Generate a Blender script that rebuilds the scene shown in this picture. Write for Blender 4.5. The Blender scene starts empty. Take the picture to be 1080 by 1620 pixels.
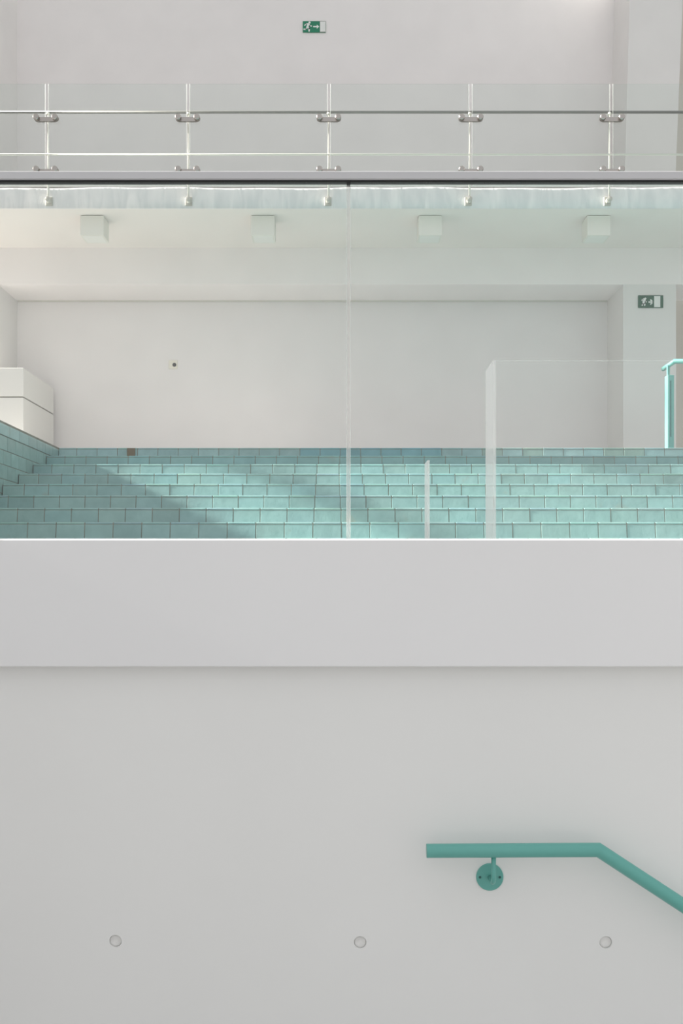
import bpy, bmesh, math, random
from mathutils import Vector, Matrix
random.seed(7)
S = bpy.context.scene
COL = S.collection

# ------------------------------------------------------------------ camera, world, sun, exposure
F = 1575.0                      # focal length in px of a 1080x1620 frame
CX, HZ = 540.0, 920.0           # vanishing point of the depth lines (eye level)
cam_d = bpy.data.cameras.new('camera')
cam = bpy.data.objects.new('camera', cam_d); COL.objects.link(cam)
cam_d.sensor_width = 36.0; cam_d.lens = F / 1620.0 * 36.0
cam_d.shift_y = 110.0 / 1620.0
cam_d.clip_start = 0.05; cam_d.clip_end = 200
cam.location = (0, 0, 0); cam.rotation_euler = (math.radians(90), 0, 0)
S.camera = cam

w = bpy.data.worlds.new('world'); S.world = w; w.use_nodes = True
bg = w.node_tree.nodes['Background']
bg.inputs[1].default_value = 1.0
wt, wl = w.node_tree.nodes, w.node_tree.links           # pale overcast daylight, darker below the horizon
tc_ = wt.new('ShaderNodeTexCoord'); sp_ = wt.new('ShaderNodeSeparateXYZ'); wr_ = wt.new('ShaderNodeValToRGB')
mr_ = wt.new('ShaderNodeMapRange'); mr_.inputs['From Min'].default_value = -1.0; mr_.inputs['From Max'].default_value = 1.0
wl.new(tc_.outputs['Generated'], sp_.inputs[0]); wl.new(sp_.outputs['Z'], mr_.inputs['Value']); wl.new(mr_.outputs['Result'], wr_.inputs['Fac'])
wr_.color_ramp.elements[0].position = .40; wr_.color_ramp.elements[0].color = (.50, .49, .475, 1)
wr_.color_ramp.elements[1].position = .62; wr_.color_ramp.elements[1].color = (1.14, 1.15, 1.17, 1)
wl.new(wr_.outputs['Color'], bg.inputs[0])

sun_d = bpy.data.lights.new('sun', 'SUN'); sun_d.energy = 24.0; sun_d.angle = math.radians(2.0)
sun_d.color = (1.0, 0.96, 0.90)
sun = bpy.data.objects.new('sun', sun_d); COL.objects.link(sun)
SUN_DIR = Vector((1.686, -0.005, -0.79)).normalized()
sun.rotation_euler = SUN_DIR.to_track_quat('-Z', 'Y').to_euler()
sun.location = (-12, 6, 8)

vs = S.view_settings
vs.view_transform = 'Standard'; vs.look = 'None'; vs.gamma = 1.0; vs.use_curve_mapping = False
vs.exposure = -0.42

def P(px, py, d):               # a point of the place seen at a given pixel and distance
    return Vector(((px - CX) * d / F, d, (HZ - py) * d / F))

# ------------------------------------------------------------------ materials
def new_mat(name):
    m = bpy.data.materials.new(name); m.use_nodes = True
    return m, m.node_tree.nodes, m.node_tree.links, m.node_tree.nodes['Principled BSDF']

def plain(name, col, rough=0.5, metal=0.0, spec=0.5):
    m, n, l, b = new_mat(name)
    b.inputs['Base Color'].default_value = (*col, 1); b.inputs['Roughness'].default_value = rough
    b.inputs['Metallic'].default_value = metal; b.inputs['Specular IOR Level'].default_value = spec
    return m

def plaster(name, col, var=0.02, bump=0.02, scale=2.0, rough=0.7):
    m, n, l, b = new_mat(name)
    tc = n.new('ShaderNodeTexCoord')
    nz = n.new('ShaderNodeTexNoise'); nz.inputs['Scale'].default_value = scale; nz.inputs['Detail'].default_value = 4
    l.new(tc.outputs['Object'], nz.inputs['Vector'])
    rp = n.new('ShaderNodeValToRGB')
    rp.color_ramp.elements[0].position = .3; rp.color_ramp.elements[1].position = .7
    rp.color_ramp.elements[0].color = (*[c * (1 - var) for c in col], 1)
    rp.color_ramp.elements[1].color = (*[min(1, c * (1 + var)) for c in col], 1)
    l.new(nz.outputs['Fac'], rp.inputs['Fac']); l.new(rp.outputs['Color'], b.inputs['Base Color'])
    n2 = n.new('ShaderNodeTexNoise'); n2.inputs['Scale'].default_value = 60; n2.inputs['Detail'].default_value = 3
    l.new(tc.outputs['Object'], n2.inputs['Vector'])
    bp = n.new('ShaderNodeBump'); bp.inputs['Strength'].default_value = bump; bp.inputs['Distance'].default_value = .01
    l.new(n2.outputs['Fac'], bp.inputs['Height']); l.new(bp.outputs['Normal'], b.inputs['Normal'])
    b.inputs['Roughness'].default_value = rough; b.inputs['Specular IOR Level'].default_value = .25
    return m

def glass_mat(name, tint=(.94, .965, .95), refl=1.0):
    m = bpy.data.materials.new(name); m.use_nodes = True
    n, l = m.node_tree.nodes, m.node_tree.links
    n.remove(n['Principled BSDF'])
    out = n['Material Output']
    tr = n.new('ShaderNodeBsdfTransparent'); tr.inputs[0].default_value = (*tint, 1)
    gl = n.new('ShaderNodeBsdfGlossy'); gl.inputs['Roughness'].default_value = 0.0
    gl.inputs[0].default_value = (refl, refl, refl, 1)
    ge = n.new('ShaderNodeNewGeometry')
    mr = n.new('ShaderNodeMapRange'); mr.inputs['To Min'].default_value = 1.45; mr.inputs['To Max'].default_value = 1 / 1.45
    l.new(ge.outputs['Backfacing'], mr.inputs['Value'])
    fr = n.new('ShaderNodeFresnel'); l.new(mr.outputs['Result'], fr.inputs['IOR'])
    mx = n.new('ShaderNodeMixShader')
    l.new(fr.outputs[0], mx.inputs[0]); l.new(tr.outputs[0], mx.inputs[1]); l.new(gl.outputs[0], mx.inputs[2])
    l.new(mx.outputs[0], out.inputs['Surface'])
    return m

def edge_mat(name, col, fac):
    m = bpy.data.materials.new(name); m.use_nodes = True
    n, l = m.node_tree.nodes, m.node_tree.links
    n.remove(n['Principled BSDF']); out = n['Material Output']
    tr = n.new('ShaderNodeBsdfTransparent')
    df = n.new('ShaderNodeBsdfDiffuse'); df.inputs[0].default_value = (*col, 1)
    tl = n.new('ShaderNodeBsdfTranslucent'); tl.inputs[0].default_value = (*col, 1)
    m1 = n.new('ShaderNodeMixShader'); m1.inputs[0].default_value = .5
    l.new(df.outputs[0], m1.inputs[1]); l.new(tl.outputs[0], m1.inputs[2])
    m2 = n.new('ShaderNodeMixShader'); m2.inputs[0].default_value = fac
    l.new(tr.outputs[0], m2.inputs[1]); l.new(m1.outputs[0], m2.inputs[2])
    l.new(m2.outputs[0], out.inputs['Surface'])
    return m

def tile_mat():
    m, n, l, b = new_mat('glazed_tile')
    at = n.new('ShaderNodeAttribute'); at.attribute_name = 'tint'
    tc = n.new('ShaderNodeTexCoord')
    nz = n.new('ShaderNodeTexNoise'); nz.inputs['Scale'].default_value = 9; nz.inputs['Detail'].default_value = 6; nz.inputs['Roughness'].default_value = .65
    l.new(tc.outputs['Object'], nz.inputs['Vector'])
    rp = n.new('ShaderNodeValToRGB')
    rp.color_ramp.elements[0].position = .25; rp.color_ramp.elements[0].color = (.80, .82, .82, 1)
    rp.color_ramp.elements[1].position = .75; rp.color_ramp.elements[1].color = (1.12, 1.08, 1.08, 1)
    l.new(nz.outputs['Fac'], rp.inputs['Fac'])
    mul = n.new('ShaderNodeMix'); mul.data_type = 'RGBA'; mul.blend_type = 'MULTIPLY'; mul.inputs['Factor'].default_value = 1
    l.new(at.outputs['Color'], mul.inputs['A']); l.new(rp.outputs['Color'], mul.inputs['B'])
    # brownish rust blotches, few and small
    n2 = n.new('ShaderNodeTexNoise'); n2.inputs['Scale'].default_value = 3.4; n2.inputs['Detail'].default_value = 5
    l.new(tc.outputs['Object'], n2.inputs['Vector'])
    r2 = n.new('ShaderNodeValToRGB'); r2.color_ramp.elements[0].position = .68; r2.color_ramp.elements[0].color = (0, 0, 0, 1)
    r2.color_ramp.elements[1].position = .78; r2.color_ramp.elements[1].color = (.55, .55, .55, 1)
    l.new(n2.outputs['Fac'], r2.inputs['Fac'])
    ms = n.new('ShaderNodeMix'); ms.data_type = 'RGBA'
    l.new(r2.outputs['Color'], ms.inputs['Factor']); l.new(mul.outputs['Result'], ms.inputs['A'])
    ms.inputs['B'].default_value = (.36, .33, .25, 1)
    l.new(ms.outputs['Result'], b.inputs['Base Color'])
    b.inputs['Roughness'].default_value = .33; b.inputs['Specular IOR Level'].default_value = .4
    bp = n.new('ShaderNodeBump'); bp.inputs['Strength'].default_value = .25; bp.inputs['Distance'].default_value = .01
    l.new(nz.outputs['Fac'], bp.inputs['Height']); l.new(bp.outputs['Normal'], b.inputs['Normal'])
    return m

def sheet_mat():
    m, n, l, b = new_mat('wavy_edge_render')
    tc = n.new('ShaderNodeTexCoord')
    mp = n.new('ShaderNodeMapping'); mp.inputs['Scale'].default_value = (2.6, 1, .7)
    mp.inputs['Rotation'].default_value = (0, .5, 0)
    l.new(tc.outputs['Object'], mp.inputs['Vector'])
    nz = n.new('ShaderNodeTexNoise'); nz.inputs['Scale'].default_value = 3.2; nz.inputs['Detail'].default_value = 5
    nz.inputs['Distortion'].default_value = .8
    l.new(mp.outputs[0], nz.inputs['Vector'])
    bp = n.new('ShaderNodeBump'); bp.inputs['Strength'].default_value = .30; bp.inputs['Distance'].default_value = .06
    l.new(nz.outputs['Fac'], bp.inputs['Height']); l.new(bp.outputs['Normal'], b.inputs['Normal'])
    rp = n.new('ShaderNodeValToRGB')                      # grazing sun on the slab edge, painted in as whitish streaks
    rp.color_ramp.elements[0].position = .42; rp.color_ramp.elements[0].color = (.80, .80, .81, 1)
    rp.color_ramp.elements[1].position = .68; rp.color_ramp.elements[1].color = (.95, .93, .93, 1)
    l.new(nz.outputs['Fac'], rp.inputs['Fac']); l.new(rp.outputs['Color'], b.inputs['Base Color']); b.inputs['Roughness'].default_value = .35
    return m

M = dict(
    white=plaster('white_plaster', (.82, .80, .785)),
    fascia=plaster('fascia_plaster', (.825, .822, .825), var=.012, bump=.015, scale=1.5),
    stair=plaster('stair_plaster', (.84, .84, .825), var=.015, bump=.02, scale=1.2),
    landing=plaster('grey_landing', (.66, .655, .64)),
    backwall=plaster('back_wall_plaster', (.88, .85, .845)),
    beam=plaster('beam_plaster', (.94, .895, .885)),
    ceil=plaster('ceiling_plaster', (.90, .855, .82)),
    beige=plaster('beige_plaster', (.68, .655, .59)),
    floor=plaster('pale_floor', (.82, .81, .78)),
    cabinet=plain('cabinet_lacquer', (.82, .80, .765), .45),
    groove=plain('groove_shadow_gap', (.30, .29, .26), .8),
    lamp=plain('lamp_housing', (.82, .81, .75), .5),
    lens=plain('lamp_diffuser', (.86, .86, .82), .3),
    caprail=plain('cap_rail_grey', (.56, .56, .575), .45),
    gasket=plain('black_rubber', (.012, .014, .013), .6),
    channel=plain('channel_white', (.88, .88, .87), .4),
    steel=plain('brushed_steel', (.44, .41, .385), .32, 1.0),
    shadedsteel=plain('shaded_steel', (.30, .29, .275), .55, .8),  # shade on the handrail's underside put into the steel tone
    cream=plain('cream_paint', (.86, .84, .77), .4),
    teal=plain('teal_paint', (.13, .415, .365), .34),
    tealdark=plain('teal_screw_hole', (.02, .10, .09), .5),
    mint=plain('mint_paint', (.19, .47, .43), .4),
    slot=plain('slot_dark', (.03, .10, .11), .7),
    green=plain('sign_green', (.010, .215, .115), .4),
    dgreen=plain('sign_dark_green', (.045, .13, .085), .4),
    signwhite=plain('sign_white', (.82, .84, .82), .5),
    signborder=plain('sign_border', (.33, .34, .31), .5),
    socket=plain('socket_plate', (.88, .85, .75), .4),
    dot=plain('socket_hole', (.09, .09, .085), .5),
    grout=plaster('grout', (.25, .245, .205), var=.2, bump=.1, scale=8),
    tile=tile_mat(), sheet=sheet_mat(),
    glass=glass_mat('clear_glass', (.985, .992, .986)),
    bglass=glass_mat('balustrade_glass', (.945, .966, .955)),
    fin=glass_mat('fin_glass', (.99, .995, .992)),
    ledge=plain('ledge_paint', (.70, .68, .63), .5),
    bracket=plain('bracket_paint', (.52, .51, .46), .5),
    gallery=plaster('grey_gallery_floor', (.46, .45, .43)),
    edge=edge_mat('glass_edge', (.90, .94, .91), .75),
    softedge=edge_mat('glass_edge_soft', (.93, .95, .94), .35),
    bedge=edge_mat('balustrade_glass_edge', (.88, .93, .89), .32),
    seal=edge_mat('clear_silicone', (.88, .86, .84), .28),
    finsheen=edge_mat('fin_sheen', (.97, .98, .975), .42),  # grazing reflection on the clear fins put in as milky white
    plug=plaster('plug_mortar', (.80, .795, .775), var=.08, bump=.3, scale=40),
)

# ------------------------------------------------------------------ helpers
def box(bm, x0, x1, y0, y1, z0, z1, mi=0, bev=0.0, seg=2):
    t = bmesh.new() if bev else bm
    vs = [t.verts.new((x, y, z)) for x in (x0, x1) for y in (y0, y1) for z in (z0, z1)]
    fs = [(0, 1, 3, 2), (4, 6, 7, 5), (0, 4, 5, 1), (2, 3, 7, 6), (0, 2, 6, 4), (1, 5, 7, 3)]
    out = []
    for f in fs:
        q = t.faces.new([vs[i] for i in f]); q.material_index = mi; out.append(q)
    if bev:
        bmesh.ops.bevel(t, geom=list(t.edges), offset=bev, segments=seg, affect='EDGES', profile=.5)
        for f in t.faces: f.material_index = mi
        merge(bm, t)
    return out

def merge(bm, t):
    vm = {v: bm.verts.new(v.co) for v in t.verts}
    for f in t.faces:
        q = bm.faces.new([vm[v] for v in f.verts]); q.material_index = f.material_index; q.smooth = f.smooth
    t.free()

def tube(bm, pts, r, n=24, mi=0, caps=True):
    """a round tube through points with mitred bends"""
    pts = [Vector(p) for p in pts]
    rings = []
    for i, p in enumerate(pts):
        d0 = (p - pts[i - 1]).normalized() if i else (pts[1] - p).normalized()
        d1 = (pts[i + 1] - p).normalized() if i < len(pts) - 1 else d0
        t = (d0 + d1).normalized()
        up = Vector((0, 1, 0)) if abs(d0.y) < .9 else Vector((0, 0, 1))
        a = d0.cross(up).normalized(); b = d0.cross(a).normalized()
        ring = []
        for k in range(n):
            th = 2 * math.pi * k / n
            o = (a * math.cos(th) + b * math.sin(th)) * r
            s = -o.dot(t) / d0.dot(t)             # slide along d0 onto the mitre plane
            ring.append(bm.verts.new(p + o + d0 * s))
        rings.append(ring)
    for r0, r1 in zip(rings, rings[1:]):
        best = min(range(n), key=lambda s: sum((r0[k].co - r1[(k + s) % n].co).length for k in range(0, n, 4)))
        fwd = (r0[0].co - r1[best].co).length
        for k in range(n):
            f = bm.faces.new((r0[k], r0[(k + 1) % n], r1[(k + 1 + best) % n], r1[(k + best) % n])); f.smooth = True; f.material_index = mi
    if caps:
        f = bm.faces.new(rings[0]); f.material_index = mi
        f = bm.faces.new(rings[-1]); f.material_index = mi
    return rings

def lathe_y(bm, cx, cz, prof, n=32, mi=0, smooth=True):
    """profile of (radius, y) spun about a line along y"""
    rings = []
    for r, y in prof:
        if r < 1e-6: rings.append([bm.verts.new((cx, y, cz))])
        else: rings.append([bm.verts.new((cx + r * math.cos(2 * math.pi * k / n), y, cz + r * math.sin(2 * math.pi * k / n))) for k in range(n)])
    for a, b in zip(rings, rings[1:]):
        for k in range(n):
            k2 = (k + 1) % n
            if len(a) == 1 and len(b) == 1: continue
            if len(a) == 1: f = bm.faces.new((a[0], b[k2], b[k]))
            elif len(b) == 1: f = bm.faces.new((a[k], a[k2], b[0]))
            else: f = bm.faces.new((a[k], a[k2], b[k2], b[k]))
            f.material_index = mi; f.smooth = smooth

def link(name, bm, mats, parent=None, loc=None, sharp=None):
    bmesh.ops.recalc_face_normals(bm, faces=list(bm.faces))
    me = bpy.data.meshes.new(name); 
    if loc is not None:
        bmesh.ops.translate(bm, verts=list(bm.verts), vec=-Vector(loc))
    bm.to_mesh(me); bm.free()
    for m in (mats if isinstance(mats, (list, tuple)) else [mats]): me.materials.append(m)
    if sharp: me.set_sharp_from_angle(angle=math.radians(sharp))
    o = bpy.data.objects.new(name, me); COL.objects.link(o)
    if loc is not None: o.location = loc
    if parent is not None:
        o.parent = parent
        o.matrix_parent_inverse = Matrix.Translation(parent.location).inverted()
    return o

def tag(o, label, cat, group=None):
    o['label'] = label; o['category'] = cat
    if group: o['group'] = group
    return o

def thing(name, label, cat, loc, group=None):
    o = bpy.data.objects.new(name, None); COL.objects.link(o); o.location = loc
    o.empty_display_size = .1
    return tag(o, label, cat, group)

def struct(name, bm, mats):
    o = link(name, bm, mats); o['kind'] = 'structure'; return o

def dup(root, loc, label, group=None):
    r = root.copy(); COL.objects.link(r); r.location = loc; r['label'] = label
    if group: r['group'] = group
    for c in list(root.children):
        d = c.copy(); COL.objects.link(d); d.parent = r; d.matrix_parent_inverse = c.matrix_parent_inverse
        for g in list(c.children):
            e = g.copy(); COL.objects.link(e); e.parent = d; e.matrix_parent_inverse = g.matrix_parent_inverse
    return r

# ------------------------------------------------------------------ main dimensions
D_FAS, D_WALL, D_GL = 3.05, 3.10, 3.12
TW, TREAD, RISE = .2085, .424, .13456
D1, H1 = 7.28, .4345
Dk = lambda k: D1 + TREAD * (k - 1)
Hk = lambda k: H1 + RISE * (k - 1)
FLOOR = Hk(8)
POOLX = -2.909
D_SLAB, D_PIER, D_BACK = 10.56, 11.8, 12.5
Z_CEIL = (HZ - 330) * D_SLAB / F
Z_BEAM = (HZ - 450) * D_PIER / F
XL = (-3 - CX) * D_PIER / F
XP0 = (985.5 - CX) * D_PIER / F
XP1 = (1069 - CX) * D_PIER / F
WX = -6.0                       # unseen outer wall left of the frame, openings shaped for the sun
R_END = 7.5

# ------------------------------------------------------------------ structure
Z_FB, Z_FT = (HZ - 1055) * D_FAS / F, (HZ - 853) * D_FAS / F
b = bmesh.new(); box(b, -3.2, 3.4, D_FAS, 3.26, Z_FB, Z_FT, bev=.0035, seg=3)
struct('trim_1', b, M['fascia'])

# stair wall with three round formwork holes
holes = [P(182.5, 1489, D_WALL), P(569.5, 1491, D_WALL), P(958, 1491, D_WALL)]
HR = .0195
b = bmesh.new()
xs = [-3.2]; hc = .06
for h in holes: xs += [h.x - hc, h.x + hc]
xs.append(3.4)
z0, z1 = -2.6, Z_FB + .02
for i in range(len(xs) - 1):
    xa, xb = xs[i], xs[i + 1]
    def quad(za, zb):
        b.faces.new([b.verts.new((xa, D_WALL, za)), b.verts.new((xb, D_WALL, za)), b.verts.new((xb, D_WALL, zb)), b.verts.new((xa, D_WALL, zb))])
    if i % 2 == 0: quad(z0, z1)
    else:
        h = holes[i // 2]; za, zb = h.z - hc, h.z + hc
        quad(z0, za); quad(zb, z1)
        n = 32; ci, sq, dp = [], [], []
        for k in range(n):
            th = 2 * math.pi * k / n; c, s = math.cos(th), math.sin(th)
            m_ = max(abs(c), abs(s))
            ci.append(b.verts.new((h.x + HR * c, D_WALL, h.z + HR * s)))
            sq.append(b.verts.new((h.x + hc * c / m_, D_WALL, h.z + hc * s / m_)))
            dp.append(b.verts.new((h.x + HR * .92 * c, D_WALL + .02, h.z + HR * .92 * s)))
        for k in range(n):
            k2 = (k + 1) % n
            b.faces.new((sq[k], sq[k2], ci[k2], ci[k])); b.faces.new((ci[k], ci[k2], dp[k2], dp[k]))
bmesh.ops.remove_doubles(b, verts=list(b.verts), dist=1e-5)
box(b, -3.2, 3.4, D_WALL + .03, 3.26, z0, z1)
struct('wall_front', b, M['stair'])

# low stair wall on the left of the landing, out of frame, and the landing
b = bmesh.new(); box(b, -2.05, -1.9, -1.0, D_WALL, -2.6, .525)
struct('wall_stair', b, M['white'])
b = bmesh.new(); box(b, -1.9, 3.4, -2.5, D_WALL, -1.75, -1.6)
struct('floor', b, M['landing'])

# pool floor at the foot of the steps, deck left of the pool and hall floor behind the steps
b = bmesh.new(); box(b, POOLX, R_END, 3.26, Dk(-1) + .05, -.05, .03)
struct('floor_pool', b, M['floor'])
b = bmesh.new()
box(b, WX, POOLX - .12, 3.3, Dk(8) + .1, FLOOR - .2, FLOOR)
box(b, WX, R_END, Dk(8) + .28, 14.0, FLOOR - .2, FLOOR - .002)
struct('floor_hall', b, M['floor'])

# gallery slab = hall ceiling
b = bmesh.new(); box(b, WX, R_END, D_SLAB, D_BACK, Z_CEIL, Z_CEIL + .22)
b2 = b
struct('ceiling', b, M['ceil'])
b = bmesh.new(); box(b, WX, R_END, D_SLAB + .06, D_BACK, Z_CEIL + .221, Z_CEIL + .235)
struct('floor_gallery', b, M['gallery'])
ZST = (HZ - 297) * (D_SLAB - .012) / F
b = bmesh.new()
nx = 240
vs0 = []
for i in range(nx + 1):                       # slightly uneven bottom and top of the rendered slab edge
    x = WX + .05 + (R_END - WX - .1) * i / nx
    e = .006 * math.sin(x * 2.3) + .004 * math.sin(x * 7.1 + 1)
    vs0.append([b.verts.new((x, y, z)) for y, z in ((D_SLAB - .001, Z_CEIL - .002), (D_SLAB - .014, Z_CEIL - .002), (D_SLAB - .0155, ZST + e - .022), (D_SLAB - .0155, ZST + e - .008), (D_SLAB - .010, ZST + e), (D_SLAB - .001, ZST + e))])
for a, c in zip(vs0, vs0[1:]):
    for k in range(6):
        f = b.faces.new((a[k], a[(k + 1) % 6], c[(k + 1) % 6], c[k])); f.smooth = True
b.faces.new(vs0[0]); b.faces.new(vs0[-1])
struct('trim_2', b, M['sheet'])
b = bmesh.new(); box(b, WX, R_END, D_SLAB - .008, D_SLAB + .1, ZST + .012, ZST + .075, bev=.003)
struct('trim_3', b, M['white'])

# back wall, beam and piers
b = bmesh.new(); box(b, WX, XP1 - .05, D_BACK, D_BACK + .2, FLOOR - .1, 9.2)
struct('wall_back', b, M['backwall'])
b = bmesh.new(); box(b, XP1 - .05, R_END, 13.4, 13.6, FLOOR - .1, 9.2)
struct('wall_recess', b, M['beige'])
b = bmesh.new(); box(b, WX, R_END, D_PIER, D_BACK, Z_BEAM, Z_CEIL - .001)
struct('trim_4', b, M['beam'])
def prism8(bm, bot, top):
    """bot/top: x0, x1, y0, y1, z"""
    v = []
    for x0, x1, y0, y1, z in (bot, top):
        v.append([bm.verts.new((x, y, z)) for x, y in ((x0, y0), (x1, y0), (x1, y1), (x0, y1))])
    bm.faces.new(v[0]); bm.faces.new(v[1])
    for k in range(4): bm.faces.new((v[0][k], v[0][(k + 1) % 4], v[1][(k + 1) % 4], v[1][k]))
b = bmesh.new()
prism8(b, (XP0, XP1, D_PIER, D_BACK, FLOOR - .05), (XP0, XP1, D_PIER, D_BACK, Z_BEAM))
zg = Z_CEIL + .235
prism8(b, (XP0, XP1 - .03, D_PIER, D_BACK, zg), (XP0 + .14, XP1 + .17, D_PIER, D_BACK, 9.2))
struct('wall_pier_right', b, M['white'])
b = bmesh.new()
box(b, WX, XL, D_PIER, D_BACK, FLOOR - .05, Z_BEAM); box(b, WX, XL, D_PIER, D_BACK, zg, 9.2)
struct('wall_pier_left', b, M['white'])
# thin ledge moulding at the head of the niche
b = bmesh.new()
zt = (HZ - 473) * (D_BACK - .03) / F; zb_ = (HZ - 477) * (D_BACK - .03) / F
box(b, XL + .01, XP0 - .01, D_BACK - .03, D_BACK, zb_, zt, bev=.004)
struct('trim_5', b, M['ledge'])

# unseen outer wall, left of the frame, its openings shaped to steer the sun
b = bmesh.new()
ops = [(6.2, 9.62, 2.3, 6.6), (10.18, 10.75, 4.9, 9.9), (10.8, 12.3, 1.5, 3.9)]  # the slit and the hall opening are added to let sun in
ys = [3.3, 6.2, 9.62, 10.18, 10.75, 10.8, 12.3, 14.0]
for i in range(len(ys) - 1):
    ya, yb = ys[i], ys[i + 1]
    op = [o for o in ops if abs(o[0] - ya) < 1e-6]
    if op:
        box(b, WX - .12, WX, ya, yb, FLOOR - .2, op[0][2]); box(b, WX - .12, WX, ya, yb, op[0][3], 12.0)
    else: box(b, WX - .12, WX, ya, yb, FLOOR - .2, 12.0)
struct('wall_left', b, M['white'])
b = bmesh.new()
for zc, hh in ((3.47, .075), (5.12, .075)): box(b, WX - .09, WX - .03, 6.2, 9.62, zc - hh, zc + hh)
struct('wall_unseen_outer', b, M['white'])

# ------------------------------------------------------------------ tiled pool steps
BASE = (.292, .472, .462)
BATTER = .016                   # the risers lean back a little, foot forward
def tile_box(bm, lay, x0, x1, y0, y1, z0, z1, col, bev=.003, batter=0.0):
    t = bmesh.new()
    box(t, x0, x1, y0, y1, z0, z1)
    if batter:
        for v in t.verts:
            if v.co.z < (z0 + z1) / 2: v.co.y -= batter
    bmesh.ops.bevel(t, geom=list(t.edges), offset=bev, segments=2, affect='EDGES', profile=.6)
    vm = {v: bm.verts.new(v.co) for v in t.verts}
    for f in t.faces:
        q = bm.faces.new([vm[v] for v in f.verts]); q.smooth = False
        for lp in q.loops: lp[lay] = (*col, 1)
    t.free()
def tcol(k, px):
    v = random.gauss(1.0, .055); h = random.gauss(0, .02)
    c = [BASE[0] * v * (1 + h), BASE[1] * v, BASE[2] * v * (1 - h * .5)]
    if k == 8:
        if 470 < px < 700 or 150 < px < 100: c = [.20 * v, .42 * v, .46 * v]
        elif 950 < px < 1010 or 830 < px < 870 or 760 < px < 800: c = [.285 * v, .425 * v, .385 * v]
        else: c = [c[0] * 1.05, c[1] * 1.02, c[2] * 1.05]
    if k == 7: c = [c[0] * .82, c[1] * .9, c[2] * .92]  # this row lies in shadow; the darkening is put into its tile colour
    return c
JPX = {8: 121.5, 7: 136, 6: 82, 5: 61, 4: 38.3, 3: 53.5, 2: 27.8, 1: 43.7, 0: 70, -1: 52}
steps = thing('tiled_steps', 'flight of broad steps faced in sea green glazed tiles behind the front glass', 'steps', (0, Dk(-1), .03))
G = .0055
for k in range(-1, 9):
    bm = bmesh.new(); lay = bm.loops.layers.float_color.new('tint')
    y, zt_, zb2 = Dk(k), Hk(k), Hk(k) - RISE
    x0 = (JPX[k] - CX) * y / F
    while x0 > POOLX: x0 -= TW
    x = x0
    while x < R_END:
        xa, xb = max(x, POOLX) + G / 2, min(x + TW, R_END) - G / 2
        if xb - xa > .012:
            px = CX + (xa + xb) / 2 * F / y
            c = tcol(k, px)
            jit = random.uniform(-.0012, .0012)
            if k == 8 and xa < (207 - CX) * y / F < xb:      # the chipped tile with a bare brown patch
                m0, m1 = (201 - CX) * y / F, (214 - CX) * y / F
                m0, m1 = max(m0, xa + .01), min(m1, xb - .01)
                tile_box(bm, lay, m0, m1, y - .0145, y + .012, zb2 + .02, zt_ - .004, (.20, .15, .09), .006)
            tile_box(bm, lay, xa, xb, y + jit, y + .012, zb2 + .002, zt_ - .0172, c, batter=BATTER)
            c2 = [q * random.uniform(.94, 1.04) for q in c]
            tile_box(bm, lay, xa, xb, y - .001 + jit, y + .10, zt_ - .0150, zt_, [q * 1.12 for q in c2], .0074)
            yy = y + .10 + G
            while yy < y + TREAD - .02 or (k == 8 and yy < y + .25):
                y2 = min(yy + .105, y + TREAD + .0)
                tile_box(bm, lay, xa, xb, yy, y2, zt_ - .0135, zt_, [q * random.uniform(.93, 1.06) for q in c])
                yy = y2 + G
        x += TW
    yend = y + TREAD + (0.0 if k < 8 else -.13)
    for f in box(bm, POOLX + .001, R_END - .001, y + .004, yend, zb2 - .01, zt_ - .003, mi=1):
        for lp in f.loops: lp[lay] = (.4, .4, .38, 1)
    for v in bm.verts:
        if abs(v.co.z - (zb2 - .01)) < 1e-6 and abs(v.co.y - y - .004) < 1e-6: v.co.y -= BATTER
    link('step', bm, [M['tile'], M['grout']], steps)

# pool side wall with rounded coping
pw = thing('pool_edge', 'green tiled side of the pool with rounded coping, left of the steps', 'pool edge', (POOLX, 6.4, 0))
bm = bmesh.new(); lay = bm.loops.layers.float_color.new('tint')
zc0 = FLOOR + .012 - .125
zz, r = zc0 - .004, 0
while zz > .03:
    zlo = zz - RISE * .93
    yy = 6.4 + (.1 if r % 2 else 0)
    while yy < Dk(8) + .02:
        y2 = min(yy + TW, Dk(8) + .06)
        if y2 - yy > .02:
            v = random.gauss(.97, .06)
            tile_box(bm, lay, POOLX - .012, POOLX + random.uniform(-.001, .001), yy + G / 2, y2 - G / 2, zlo + G / 2, zz - G / 2, [BASE[0] * v, BASE[1] * v, BASE[2] * v * .97])
        yy += TW
    zz = zlo; r += 1
for f in box(bm, POOLX - .118, POOLX - .004, 6.4, Dk(8) + .1, -.05, zc0, mi=1):
    for lp in f.loops: lp[lay] = (.4, .4, .38, 1)
link('tiled_face', bm, [M['tile'], M['grout']], pw)
bm = bmesh.new(); lay = bm.loops.layers.float_color.new('tint')
yy = 6.4
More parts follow.
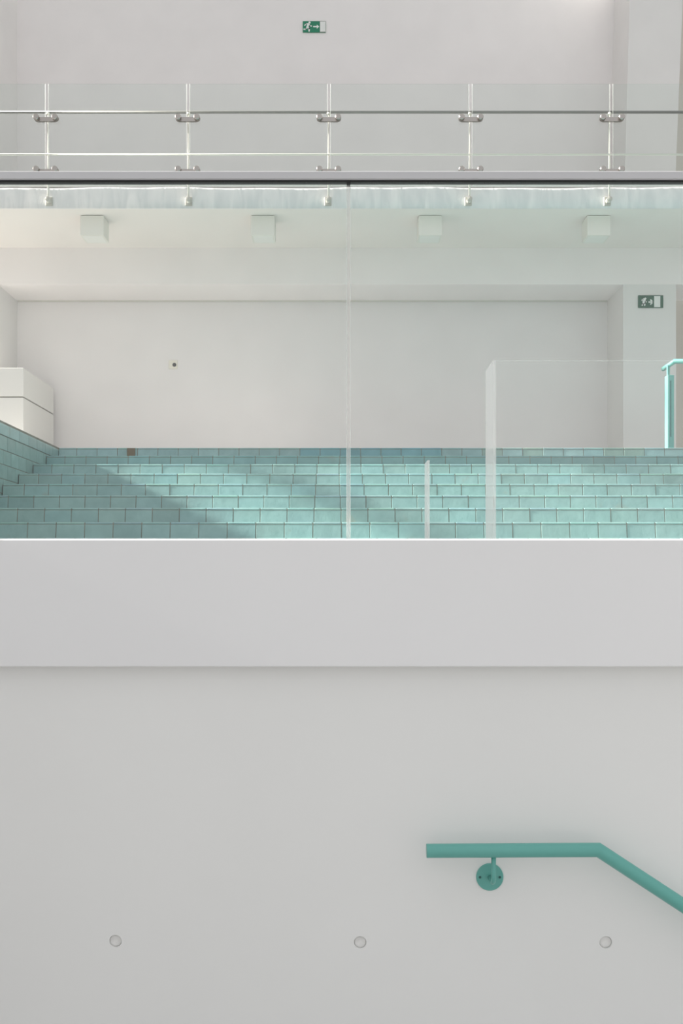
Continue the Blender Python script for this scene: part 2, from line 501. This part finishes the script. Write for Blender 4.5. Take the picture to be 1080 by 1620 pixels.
while yy < Dk(8) + .1:
    y2 = min(yy + TW * 1.25, Dk(8) + .1)
    v = random.gauss(.95, .07); c = (BASE[0] * v, BASE[1] * v, BASE[2] * v, 1)
    prof = [(-.118, 0), (.004, 0)]
    for a in range(0, 91, 15):
        th = math.radians(a); prof.append((.004 - .05 + .05 * math.cos(th), .075 + .05 * math.sin(th)))
    prof.append((-.118, .125))
    ra = [bm.verts.new((POOLX + px_, yy + G / 2, zc0 + pz_)) for px_, pz_ in prof]
    rb = [bm.verts.new((POOLX + px_, y2 - G / 2, zc0 + pz_)) for px_, pz_ in prof]
    fs = [bm.faces.new(ra), bm.faces.new(rb)]
    for i in range(len(prof)):
        j = (i + 1) % len(prof); f = bm.faces.new((ra[i], ra[j], rb[j], rb[i])); f.smooth = True; fs.append(f)
    for f in fs:
        for lp in f.loops: lp[lay] = c
    yy = y2
for f in box(bm, POOLX - .116, POOLX - .002, 6.42, Dk(8) + .09, zc0 + .004, zc0 + .118, mi=1):
    for lp in f.loops: lp[lay] = (.4, .4, .38, 1)
link('coping', bm, [M['tile'], M['grout']], pw, sharp=40)
pw.location.x -= .006          # clear of the step ends

# ------------------------------------------------------------------ front glass guard on the parapet
def pane(bm, x0, x1, y0, y1, z0, z1, edge=1, arris=.0):
    """glass sheet; its ground edges carry the edge material"""
    t = bmesh.new(); box(t, x0, x1, y0, y1, z0, z1)
    dims = (x1 - x0, y1 - y0, z1 - z0); thin = dims.index(min(dims))
    if arris: bmesh.ops.bevel(t, geom=[e for e in t.edges if abs(e.verts[0].co.z - e.verts[1].co.z) > 1e-4], offset=arris, segments=1, affect='EDGES')
    for f in t.faces:
        f.normal_update()
        f.material_index = 0 if abs(f.normal[thin]) > .9 or (arris and f.normal.z > .9) else edge
    merge(bm, t)

ZB = (HZ - 852) * D_GL / F
ZG = (HZ - 289) * D_GL / F; ZR0 = (HZ - 287) * D_GL / F; ZR1 = (HZ - 275) * D_GL / F
XJ = (551 - CX) * D_GL / F
gg = thing('glass_guard', 'tall frameless glass guard with grey cap rail standing on the white parapet', 'guard', (0, D_GL, Z_FT))
for xa, xb in ((-3.0, XJ - .005), (XJ + .005, 3.2)):
    bm = bmesh.new(); pane(bm, xa, xb, D_GL - .007, D_GL + .007, Z_FT + .002, ZG - .001, arris=.0012)
    link('glass_pane', bm, [M['glass'], M['edge']], gg)
bm = bmesh.new(); box(bm, XJ - .0048, XJ + .0048, D_GL - .0055, D_GL + .0055, Z_FT + .004, ZG - .010)
link('joint_seal', bm, M['seal'], gg)
bm = bmesh.new(); box(bm, -3.0, 3.2, D_GL - .022, D_GL + .022, ZR0, ZR1, bev=.002)
link('cap_rail', bm, M['caprail'], gg)
bm = bmesh.new(); box(bm, -3.0, 3.2, D_GL - .010, D_GL + .010, ZG - .002, ZR0)
box(bm, XJ - .006, XJ + .006, D_GL - .0105, D_GL + .0105, ZG - .009, ZR0)
link('gasket', bm, M['gasket'], gg)
bm = bmesh.new(); box(bm, -3.0, 3.2, D_GL - .016, D_GL - .008, Z_FT + .0005, Z_FT + .004)
box(bm, -3.0, 3.2, D_GL + .008, D_GL + .016, Z_FT + .0005, Z_FT + .004)
link('base_channel', bm, M['channel'], gg)

# inner glass panel with a return fin, and the lower fin beside it
DA = 3.50
fa = P(784, 570, DA); t1 = DA * 244 / 232
ig = thing('glass_screen', 'low clear glass panel with a return edge behind the front glass, right of its joint', 'glass panel', (fa.x, DA, 0.03))
bm = bmesh.new(); pane(bm, fa.x + .001, 3.0, DA, DA + .010, .031, fa.z, 1)
link('front_pane', bm, [M['fin'], M['softedge']], ig)
bm = bmesh.new(); pane(bm, fa.x - .010, fa.x, DA, t1, .031, fa.z, 1)
link('return_pane', bm, [M['finsheen'], M['finsheen']], ig)
fb = P(679.5, 728, DA); t2 = DA * 139.5 / 135
bm = bmesh.new(); pane(bm, fb.x - .008, fb.x, DA, t2, .031, fb.z, 1)
tag(link('glass_fin', bm, [M['finsheen'], M['finsheen']], None, (fb.x, DA, .031)), 'short narrow upright glass fin standing left of the larger glass panel', 'glass fin')

# ------------------------------------------------------------------ gallery balustrade
DB = 10.40; DPO = 10.475
ba = thing('gallery_balustrade', 'glass balustrade with steel clamps along the upper gallery edge', 'balustrade', (0, DPO, Z_CEIL + .2))
jx = [(p - CX) * DB / F for p in (-149, 74, 297.5, 520, 744, 966.5, 1190)]
ztop, zbot = (HZ - 133) * DB / F, (HZ - 294) * DB / F
for a, c in zip(jx, jx[1:]):
    bm = bmesh.new(); pane(bm, a + .014, c - .014, DB - .007, DB + .007, zbot, ztop, arris=.0045)
    link('balustrade_glass', bm, [M['bglass'], M['bedge']], ba)
zh, zm = (HZ - 177.5) * DPO / F, (HZ - 244.5) * (DPO - .023) / F
bm = bmesh.new(); tube(bm, [(jx[0] - .2, DPO, zh), (jx[-1] + .2, DPO, zh)], .014, 16)
link('handrail', bm, M['shadedsteel'], ba)
bm = bmesh.new(); tube(bm, [(jx[0] - .2, DPO - .023, zm), (jx[-1] + .2, DPO - .023, zm)], .0105, 14)
link('middle_rail', bm, M['cream'], ba)
zbr = (HZ - 318) * (D_SLAB - .04) / F
for ppx in (76, 298, 519.5, 742.5, 963.5):
    x = (ppx - CX) * DPO / F
    bm = bmesh.new()
    tube(bm, [(x, DPO, zbr - .03), (x, DPO, zh - .012)], .0105, 14)
    tube(bm, [(x, DPO, zh - .03), (x, DPO, zh - .010)], .022, 14)
    p = link('post', bm, M['cream'], ba)
    bm = bmesh.new()
    box(bm, x - .042, x + .030, D_SLAB - .034, D_SLAB - .012, zbr - .045, zbr + .045, bev=.004)
    lathe_y(bm, x, zbr, [(0, DPO - .03), (.022, DPO - .03), (.026, DPO - .024), (.026, D_SLAB - .03)], 20)
    link('post_bracket', bm, M['bracket'], p)
for j in jx[1:-1]:
    for cy in (188.5, 270.5):
        zc = (HZ - cy) * DB / F
        yf = DB - .055
        bm = bmesh.new()
        n = 12; hl, hw = .090, .022                       # stadium plate, slightly bowed
        pr = []
        for k in range(n + 1):
            th = -math.pi / 2 + math.pi * k / n; pr.append((hl + hw * math.cos(th), hw * math.sin(th)))
        for k in range(n + 1):
            th = math.pi / 2 + math.pi * k / n; pr.append((-hl + hw * math.cos(th), hw * math.sin(th)))
        fr = [bm.verts.new((j + a, DB - .032, zc - .014 + c)) for a, c in pr]
        bk = [bm.verts.new((j + a, DB - .0065, zc - .014 + c)) for a, c in pr]
        bm.faces.new(fr); bm.faces.new(bk)
        for k in range(len(pr)): bm.faces.new((fr[k], fr[(k + 1) % len(pr)], bk[(k + 1) % len(pr)], bk[k]))
        cl = link('clamp', bm, M['steel'], ba)
        for sx in (-1, 1):
            bm = bmesh.new()
            lathe_y(bm, j + sx * .097, zc, [(0, yf - .012), (.026, yf - .012), (.031, yf - .006), (.032, DB - .0075), (0, DB - .0075)], 28)
            link('clamp_button', bm, M['steel'], cl, sharp=35)

# ------------------------------------------------------------------ ceiling box lamps
def lamp(loc):
    t = thing('box_lamp', '', 'lamp', loc, 'box lamps under the gallery ceiling')
    s = .25 / 2
    bm = bmesh.new(); box(bm, loc[0] - s, loc[0] + s, loc[1] - s, loc[1] + s, loc[2] - .222, loc[2] - .006, bev=.004)
    link('housing', bm, M['lamp'], t)
    bm = bmesh.new(); box(bm, loc[0] - s + .02, loc[0] + s - .02, loc[1] - s + .02, loc[1] + s - .02, loc[2] - .2245, loc[2] - .215)
    link('diffuser', bm, M['lens'], t)
    bm = bmesh.new(); box(bm, loc[0] - s + .012, loc[0] + s - .012, loc[1] - s + .012, loc[1] + s - .012, loc[2] - .006, loc[2])  # dark filler: shade of the gap above the lamp put into its colour
    link('gap_shade', bm, M['groove'], t)
    return t
DL = Z_CEIL * F / (HZ - 340) + .125
lx = [(p - CX) * (DL - .125) / F for p in (145.5, 415.5, 680.5, 947)]
labs = ['white box lamp on the gallery ceiling nearest the left edge',
        'white box lamp on the ceiling, between the leftmost lamp and the glass joint',
        'white box lamp on the ceiling just right of the glass joint',
        'white box lamp on the gallery ceiling nearest the right pier']
l0 = lamp((lx[0], DL, Z_CEIL)); l0['label'] = labs[0]
for x, lb in zip(lx[1:], labs[1:]): dup(l0, (x, DL, Z_CEIL), lb)

# ------------------------------------------------------------------ white counter at the left
xr = (37 - CX) * 11.22 / F
cab = thing('counter_cabinet', 'boxy white cabinet with a grooved upper band in the left corner of the hall', 'cabinet', (xr - .24, 11.8, FLOOR))
zt = (HZ - 581.7) * 11.22 / F; zg_ = (HZ - 628) * 11.22 / F
bm = bmesh.new(); box(bm, XL + .006, xr, 11.22, 12.40, FLOOR, zg_ - .007, bev=.004)
link('body', bm, M['cabinet'], cab)
bm = bmesh.new(); box(bm, XL + .006, xr, 11.22, 12.40, zg_ + .007, zt, bev=.006)
link('upper_band', bm, M['cabinet'], cab)
bm = bmesh.new(); box(bm, XL + .018, xr - .012, 11.232, 12.39, zg_ - .01, zg_ + .01)
link('groove', bm, M['groove'], cab)

# socket on the niche wall
so = P(274, 577, D_BACK)
sk = thing('wall_socket', 'small square wall socket with a dark hole on the niche wall', 'socket', so)
bm = bmesh.new(); box(bm, so.x - .055, so.x + .055, D_BACK - .012, D_BACK, so.z - .055, so.z + .055, bev=.006)
link('plate', bm, M['socket'], sk)
bm = bmesh.new(); lathe_y(bm, so.x + .016, so.z - .004, [(0, D_BACK - .022), (.018, D_BACK - .022), (.024, D_BACK - .016), (.024, D_BACK - .011)], 20)
link('hole', bm, M['dot'], sk)

# ------------------------------------------------------------------ exit signs
def capsule(bm, pts, r, y):
    for (x0, z0_), (x1, z1_) in zip(pts, pts[1:]):
        a = math.atan2(z1_ - z0_, x1 - x0); v = []
        for k in range(7):
            th = a + math.pi / 2 + math.pi * k / 6; v.append((x0 + r * math.cos(th), z0_ + r * math.sin(th)))
        for k in range(7):
            th = a - math.pi / 2 + math.pi * k / 6; v.append((x1 + r * math.cos(th), z1_ + r * math.sin(th)))
        extr(bm, v, y)
def extr(bm, v, y, th=.0015):
    f0 = [bm.verts.new((x, y, z)) for x, z in v]; f1 = [bm.verts.new((x, y + th, z)) for x, z in v]
    bm.faces.new(f0); bm.faces.new(f1)
    for k in range(len(v)): bm.faces.new((f0[k], f0[(k + 1) % len(v)], f1[(k + 1) % len(v)], f1[k]))
def exit_sign(c, d, wd, ht, mat, label, style):
    t = thing('exit_sign', label, 'sign', (c.x, d, c.z))
    bm = bmesh.new(); box(bm, c.x - wd / 2, c.x + wd / 2, d - .012, d, c.z - ht / 2, c.z + ht / 2)
    link('plate', bm, mat, t)
    q = lambda u, v: (c.x - wd / 2 + u * ht, c.z - ht / 2 + v * ht)   # units of sign height
    y = d - .0134; L = wd / ht
    bm = bmesh.new()
    if style == 0:
        hx, hz = q(.60, .87); extr(bm, [(hx + .10 * ht * math.cos(a / 8 * math.pi), hz + .10 * ht * math.sin(a / 8 * math.pi)) for a in range(16)], y)
        capsule(bm, [q(.50, .72), q(.40, .46)], .09 * ht, y - .0002)
        capsule(bm, [q(.49, .76), q(.27, .76), q(.17, .60)], .05 * ht, y - .0004)
        capsule(bm, [q(.54, .72), q(.62, .58), q(.78, .55)], .05 * ht, y - .0006)
        capsule(bm, [q(.42, .46), q(.58, .33), q(.56, .10)], .065 * ht, y - .0008)
        capsule(bm, [q(.39, .44), q(.30, .26), q(.10, .26)], .06 * ht, y - .001)
    else:
        hx, hz = q(.58, .74); extr(bm, [(hx + .085 * ht * math.cos(a / 8 * math.pi), hz + .085 * ht * math.sin(a / 8 * math.pi)) for a in range(16)], y)
        capsule(bm, [q(.50, .66), q(.42, .46)], .085 * ht, y - .0002)
        capsule(bm, [q(.48, .74), q(.36, .72), q(.30, .58)], .045 * ht, y - .0004)
        capsule(bm, [q(.54, .64), q(.62, .56), q(.64, .46)], .04 * ht, y - .0006)
        capsule(bm, [q(.44, .46), q(.54, .36), q(.52, .20)], .055 * ht, y - .0008)
        capsule(bm, [q(.41, .44), q(.38, .30), q(.32, .20)], .055 * ht, y - .001)
    link('running_figure', bm, M['signwhite'], t)
    a0, a1, av = (.93, 1.47, .5) if style == 0 else (.82, 1.20, .46)
    bm = bmesh.new(); hh = .19
    if style == 0:
        extr(bm, [q(a0, av - .055), q(a1 - .22, av - .055), q(a1 - .22, av - hh), q(a1, av), q(a1 - .22, av + hh), q(a1 - .22, av + .055), q(a0, av + .055)], y)
    else:
        extr(bm, [q(a0, av - .055), q(a1 - .08, av - .055), q(a1 - .08, av + .055), q(a0, av + .055)], y)
        capsule(bm, [q(a1 - .19, av + .17), q(a1 - .02, av), q(a1 - .19, av - .17)], .055 * ht, y - .0003)
    link('arrow', bm, M['signwhite'], t)
    d0, d1 = (L - .50, L - .03) if style == 0 else (L - .74, L - .24)
    bm = bmesh.new()
    extr(bm, [q(d0, .05), q(d1, .05), q(d1, .95), q(d0, .95)], y)
    link('door_panel', bm, M['signwhite'], t)
    if style == 0:
        bm = bmesh.new(); yb = d - .0128
        extr(bm, [q(d0 - .03, 0.0), q(L, 0.0), q(L, 1.0), q(d0 - .03, 1.0)], yb, .0008)
        link('door_border', bm, M['signborder'], t)
    return t
c = P(497, 43, D_BACK); exit_sign(c, D_BACK, 36 * D_BACK / F, 17.5 * D_BACK / F, M['green'], 'bright green emergency exit sign high on the upper gallery wall', 0)
c = P(1028.5, 477.5, D_PIER); exit_sign(c, D_PIER, 39.5 * D_PIER / F, 19.5 * D_PIER / F, M['dgreen'], 'dark green emergency exit sign on the right pier under the gallery', 1)

# ------------------------------------------------------------------ mint railing post at the top of the steps
DR = 10.27
x0, x1 = (1056 - CX) * DR / F, (1066 - CX) * DR / F
zpt = (HZ - 593) * DR / F
rp = thing('stair_railing', 'mint green railing post with angled handrail at the right end of the top step', 'railing', ((x0 + x1) / 2, DR, FLOOR))
bm = bmesh.new(); box(bm, x0, x1, DR, DR + .10, FLOOR, zpt, bev=.003)
post = link('post', bm, M['mint'], rp)
bm = bmesh.new(); box(bm, x0 + 1.25, x1 + 1.25, DR, DR + .10, FLOOR, zpt, bev=.003)
box(bm, x0 + 1.264, x0 + 1.290, DR + .055, DR + .085, zpt - .002, zpt + .12)
box(bm, x0 + 1.264, x0 + 1.290, DR - .09, DR + .085, zpt + .09, zpt + .115)
link('post', bm, M['mint'], rp)
bm = bmesh.new(); xm = (1060.5 - CX) * DR / F
box(bm, xm - .005, xm + .005, DR - .0012, DR + .002, (HZ - 691) * DR / F, (HZ - 602) * DR / F)
link('slot', bm, M['slot'], post)
zr = (HZ - 571.5) * 10.19 / F; xrl = (1068 - CX) * 10.19 / F
bm = bmesh.new(); xs_ = x0 + .03
box(bm, xs_ - .016, xs_ + .010, DR + .055, DR + .085, zpt - .002, zr - .01, bev=.002)
link('stem', bm, M['mint'], rp)
bm = bmesh.new(); tube(bm, [(xrl - .005, 10.56, zr), (xrl - .005, 10.19, zr), (xrl + 1.4, 10.19, zr - .012)], .024, 20)
link('handrail', bm, M['mint'], rp)

# ------------------------------------------------------------------ teal stair handrail on the front wall
DT = 3.02; TR = .0213
hr = thing('wall_handrail', 'teal tubular handrail bending downhill on the white stair wall', 'handrail', P(774, 1387, D_WALL))
a, c_ = P(675, 1346, DT), P(946, 1344.5, DT); e = P(1260, 1344.5 + 314 * .655, DT)
bm = bmesh.new(); tube(bm, [a, c_, e], TR, 40, caps=False)
# slightly domed end cap at the left end
bm.verts.ensure_lookup_table()
link('rail_tube', bm, M['teal'], hr)
bm = bmesh.new(); dr = (c_ - a).normalized()
tube(bm, [a - dr * .0012, a + dr * .002], TR * .985, 40)
link('end_cap', bm, M['teal'], hr)
pc = P(774.3, 1387, D_WALL)
bm = bmesh.new()
lathe_y(bm, pc.x, pc.z, [(0, D_WALL - .005), (.0405, D_WALL - .005), (.0422, D_WALL - .0035), (.0422, D_WALL), (0, D_WALL)], 48)
fl = link('wall_flange', bm, M['teal'], hr, sharp=30)
for sx in (-1, 1):
    bm = bmesh.new(); sxx = pc.x + sx * .0306
    lathe_y(bm, sxx, pc.z, [(.0042, D_WALL - .0056), (.0062, D_WALL - .0062), (.0074, D_WALL - .005)], 24)
    lathe_y(bm, sxx, pc.z, [(0, D_WALL - .0052), (.0040, D_WALL - .0053)], 20, mi=1)
    link('screw', bm, [M['teal'], M['tealdark']], fl)
zrail = a.z
bm = bmesh.new()
pts = [(pc.x, D_WALL - .004, pc.z), (pc.x, DT + .026, pc.z)]
for k in range(1, 9):
    th = math.radians(90) * k / 8
    pts.append((pc.x, DT + .026 - .026 * math.sin(th), pc.z + .026 - .026 * math.cos(th)))
pts.append((pc.x, DT, zrail - TR + .004))
tube(bm, pts, .0072, 20)
tube(bm, [(pc.x, D_WALL - .006, pc.z), (pc.x, D_WALL - .004, pc.z)], .012, 24)
link('bracket_arm', bm, M['teal'], hr)

# ------------------------------------------------------------------ mortar plugs in the formwork holes
labs = ['round mortar plug set in the stair wall near the left edge',
        'round mortar plug set low in the middle of the stair wall',
        'round mortar plug set in the stair wall below the teal handrail bend']
for h, lb in zip(holes, labs):
    bm = bmesh.new()
    lathe_y(bm, h.x, h.z, [(0, D_WALL + .0080), (.010, D_WALL + .0075), (.0168, D_WALL + .0050), (.0184, D_WALL + .007), (.018, D_WALL + .02), (0, D_WALL + .02)], 28)
    o = link('wall_plug', bm, M['plug'], None, (h.x, D_WALL + .012, h.z))
    tag(o, lb, 'plug', 'mortar plugs in the stair wall')
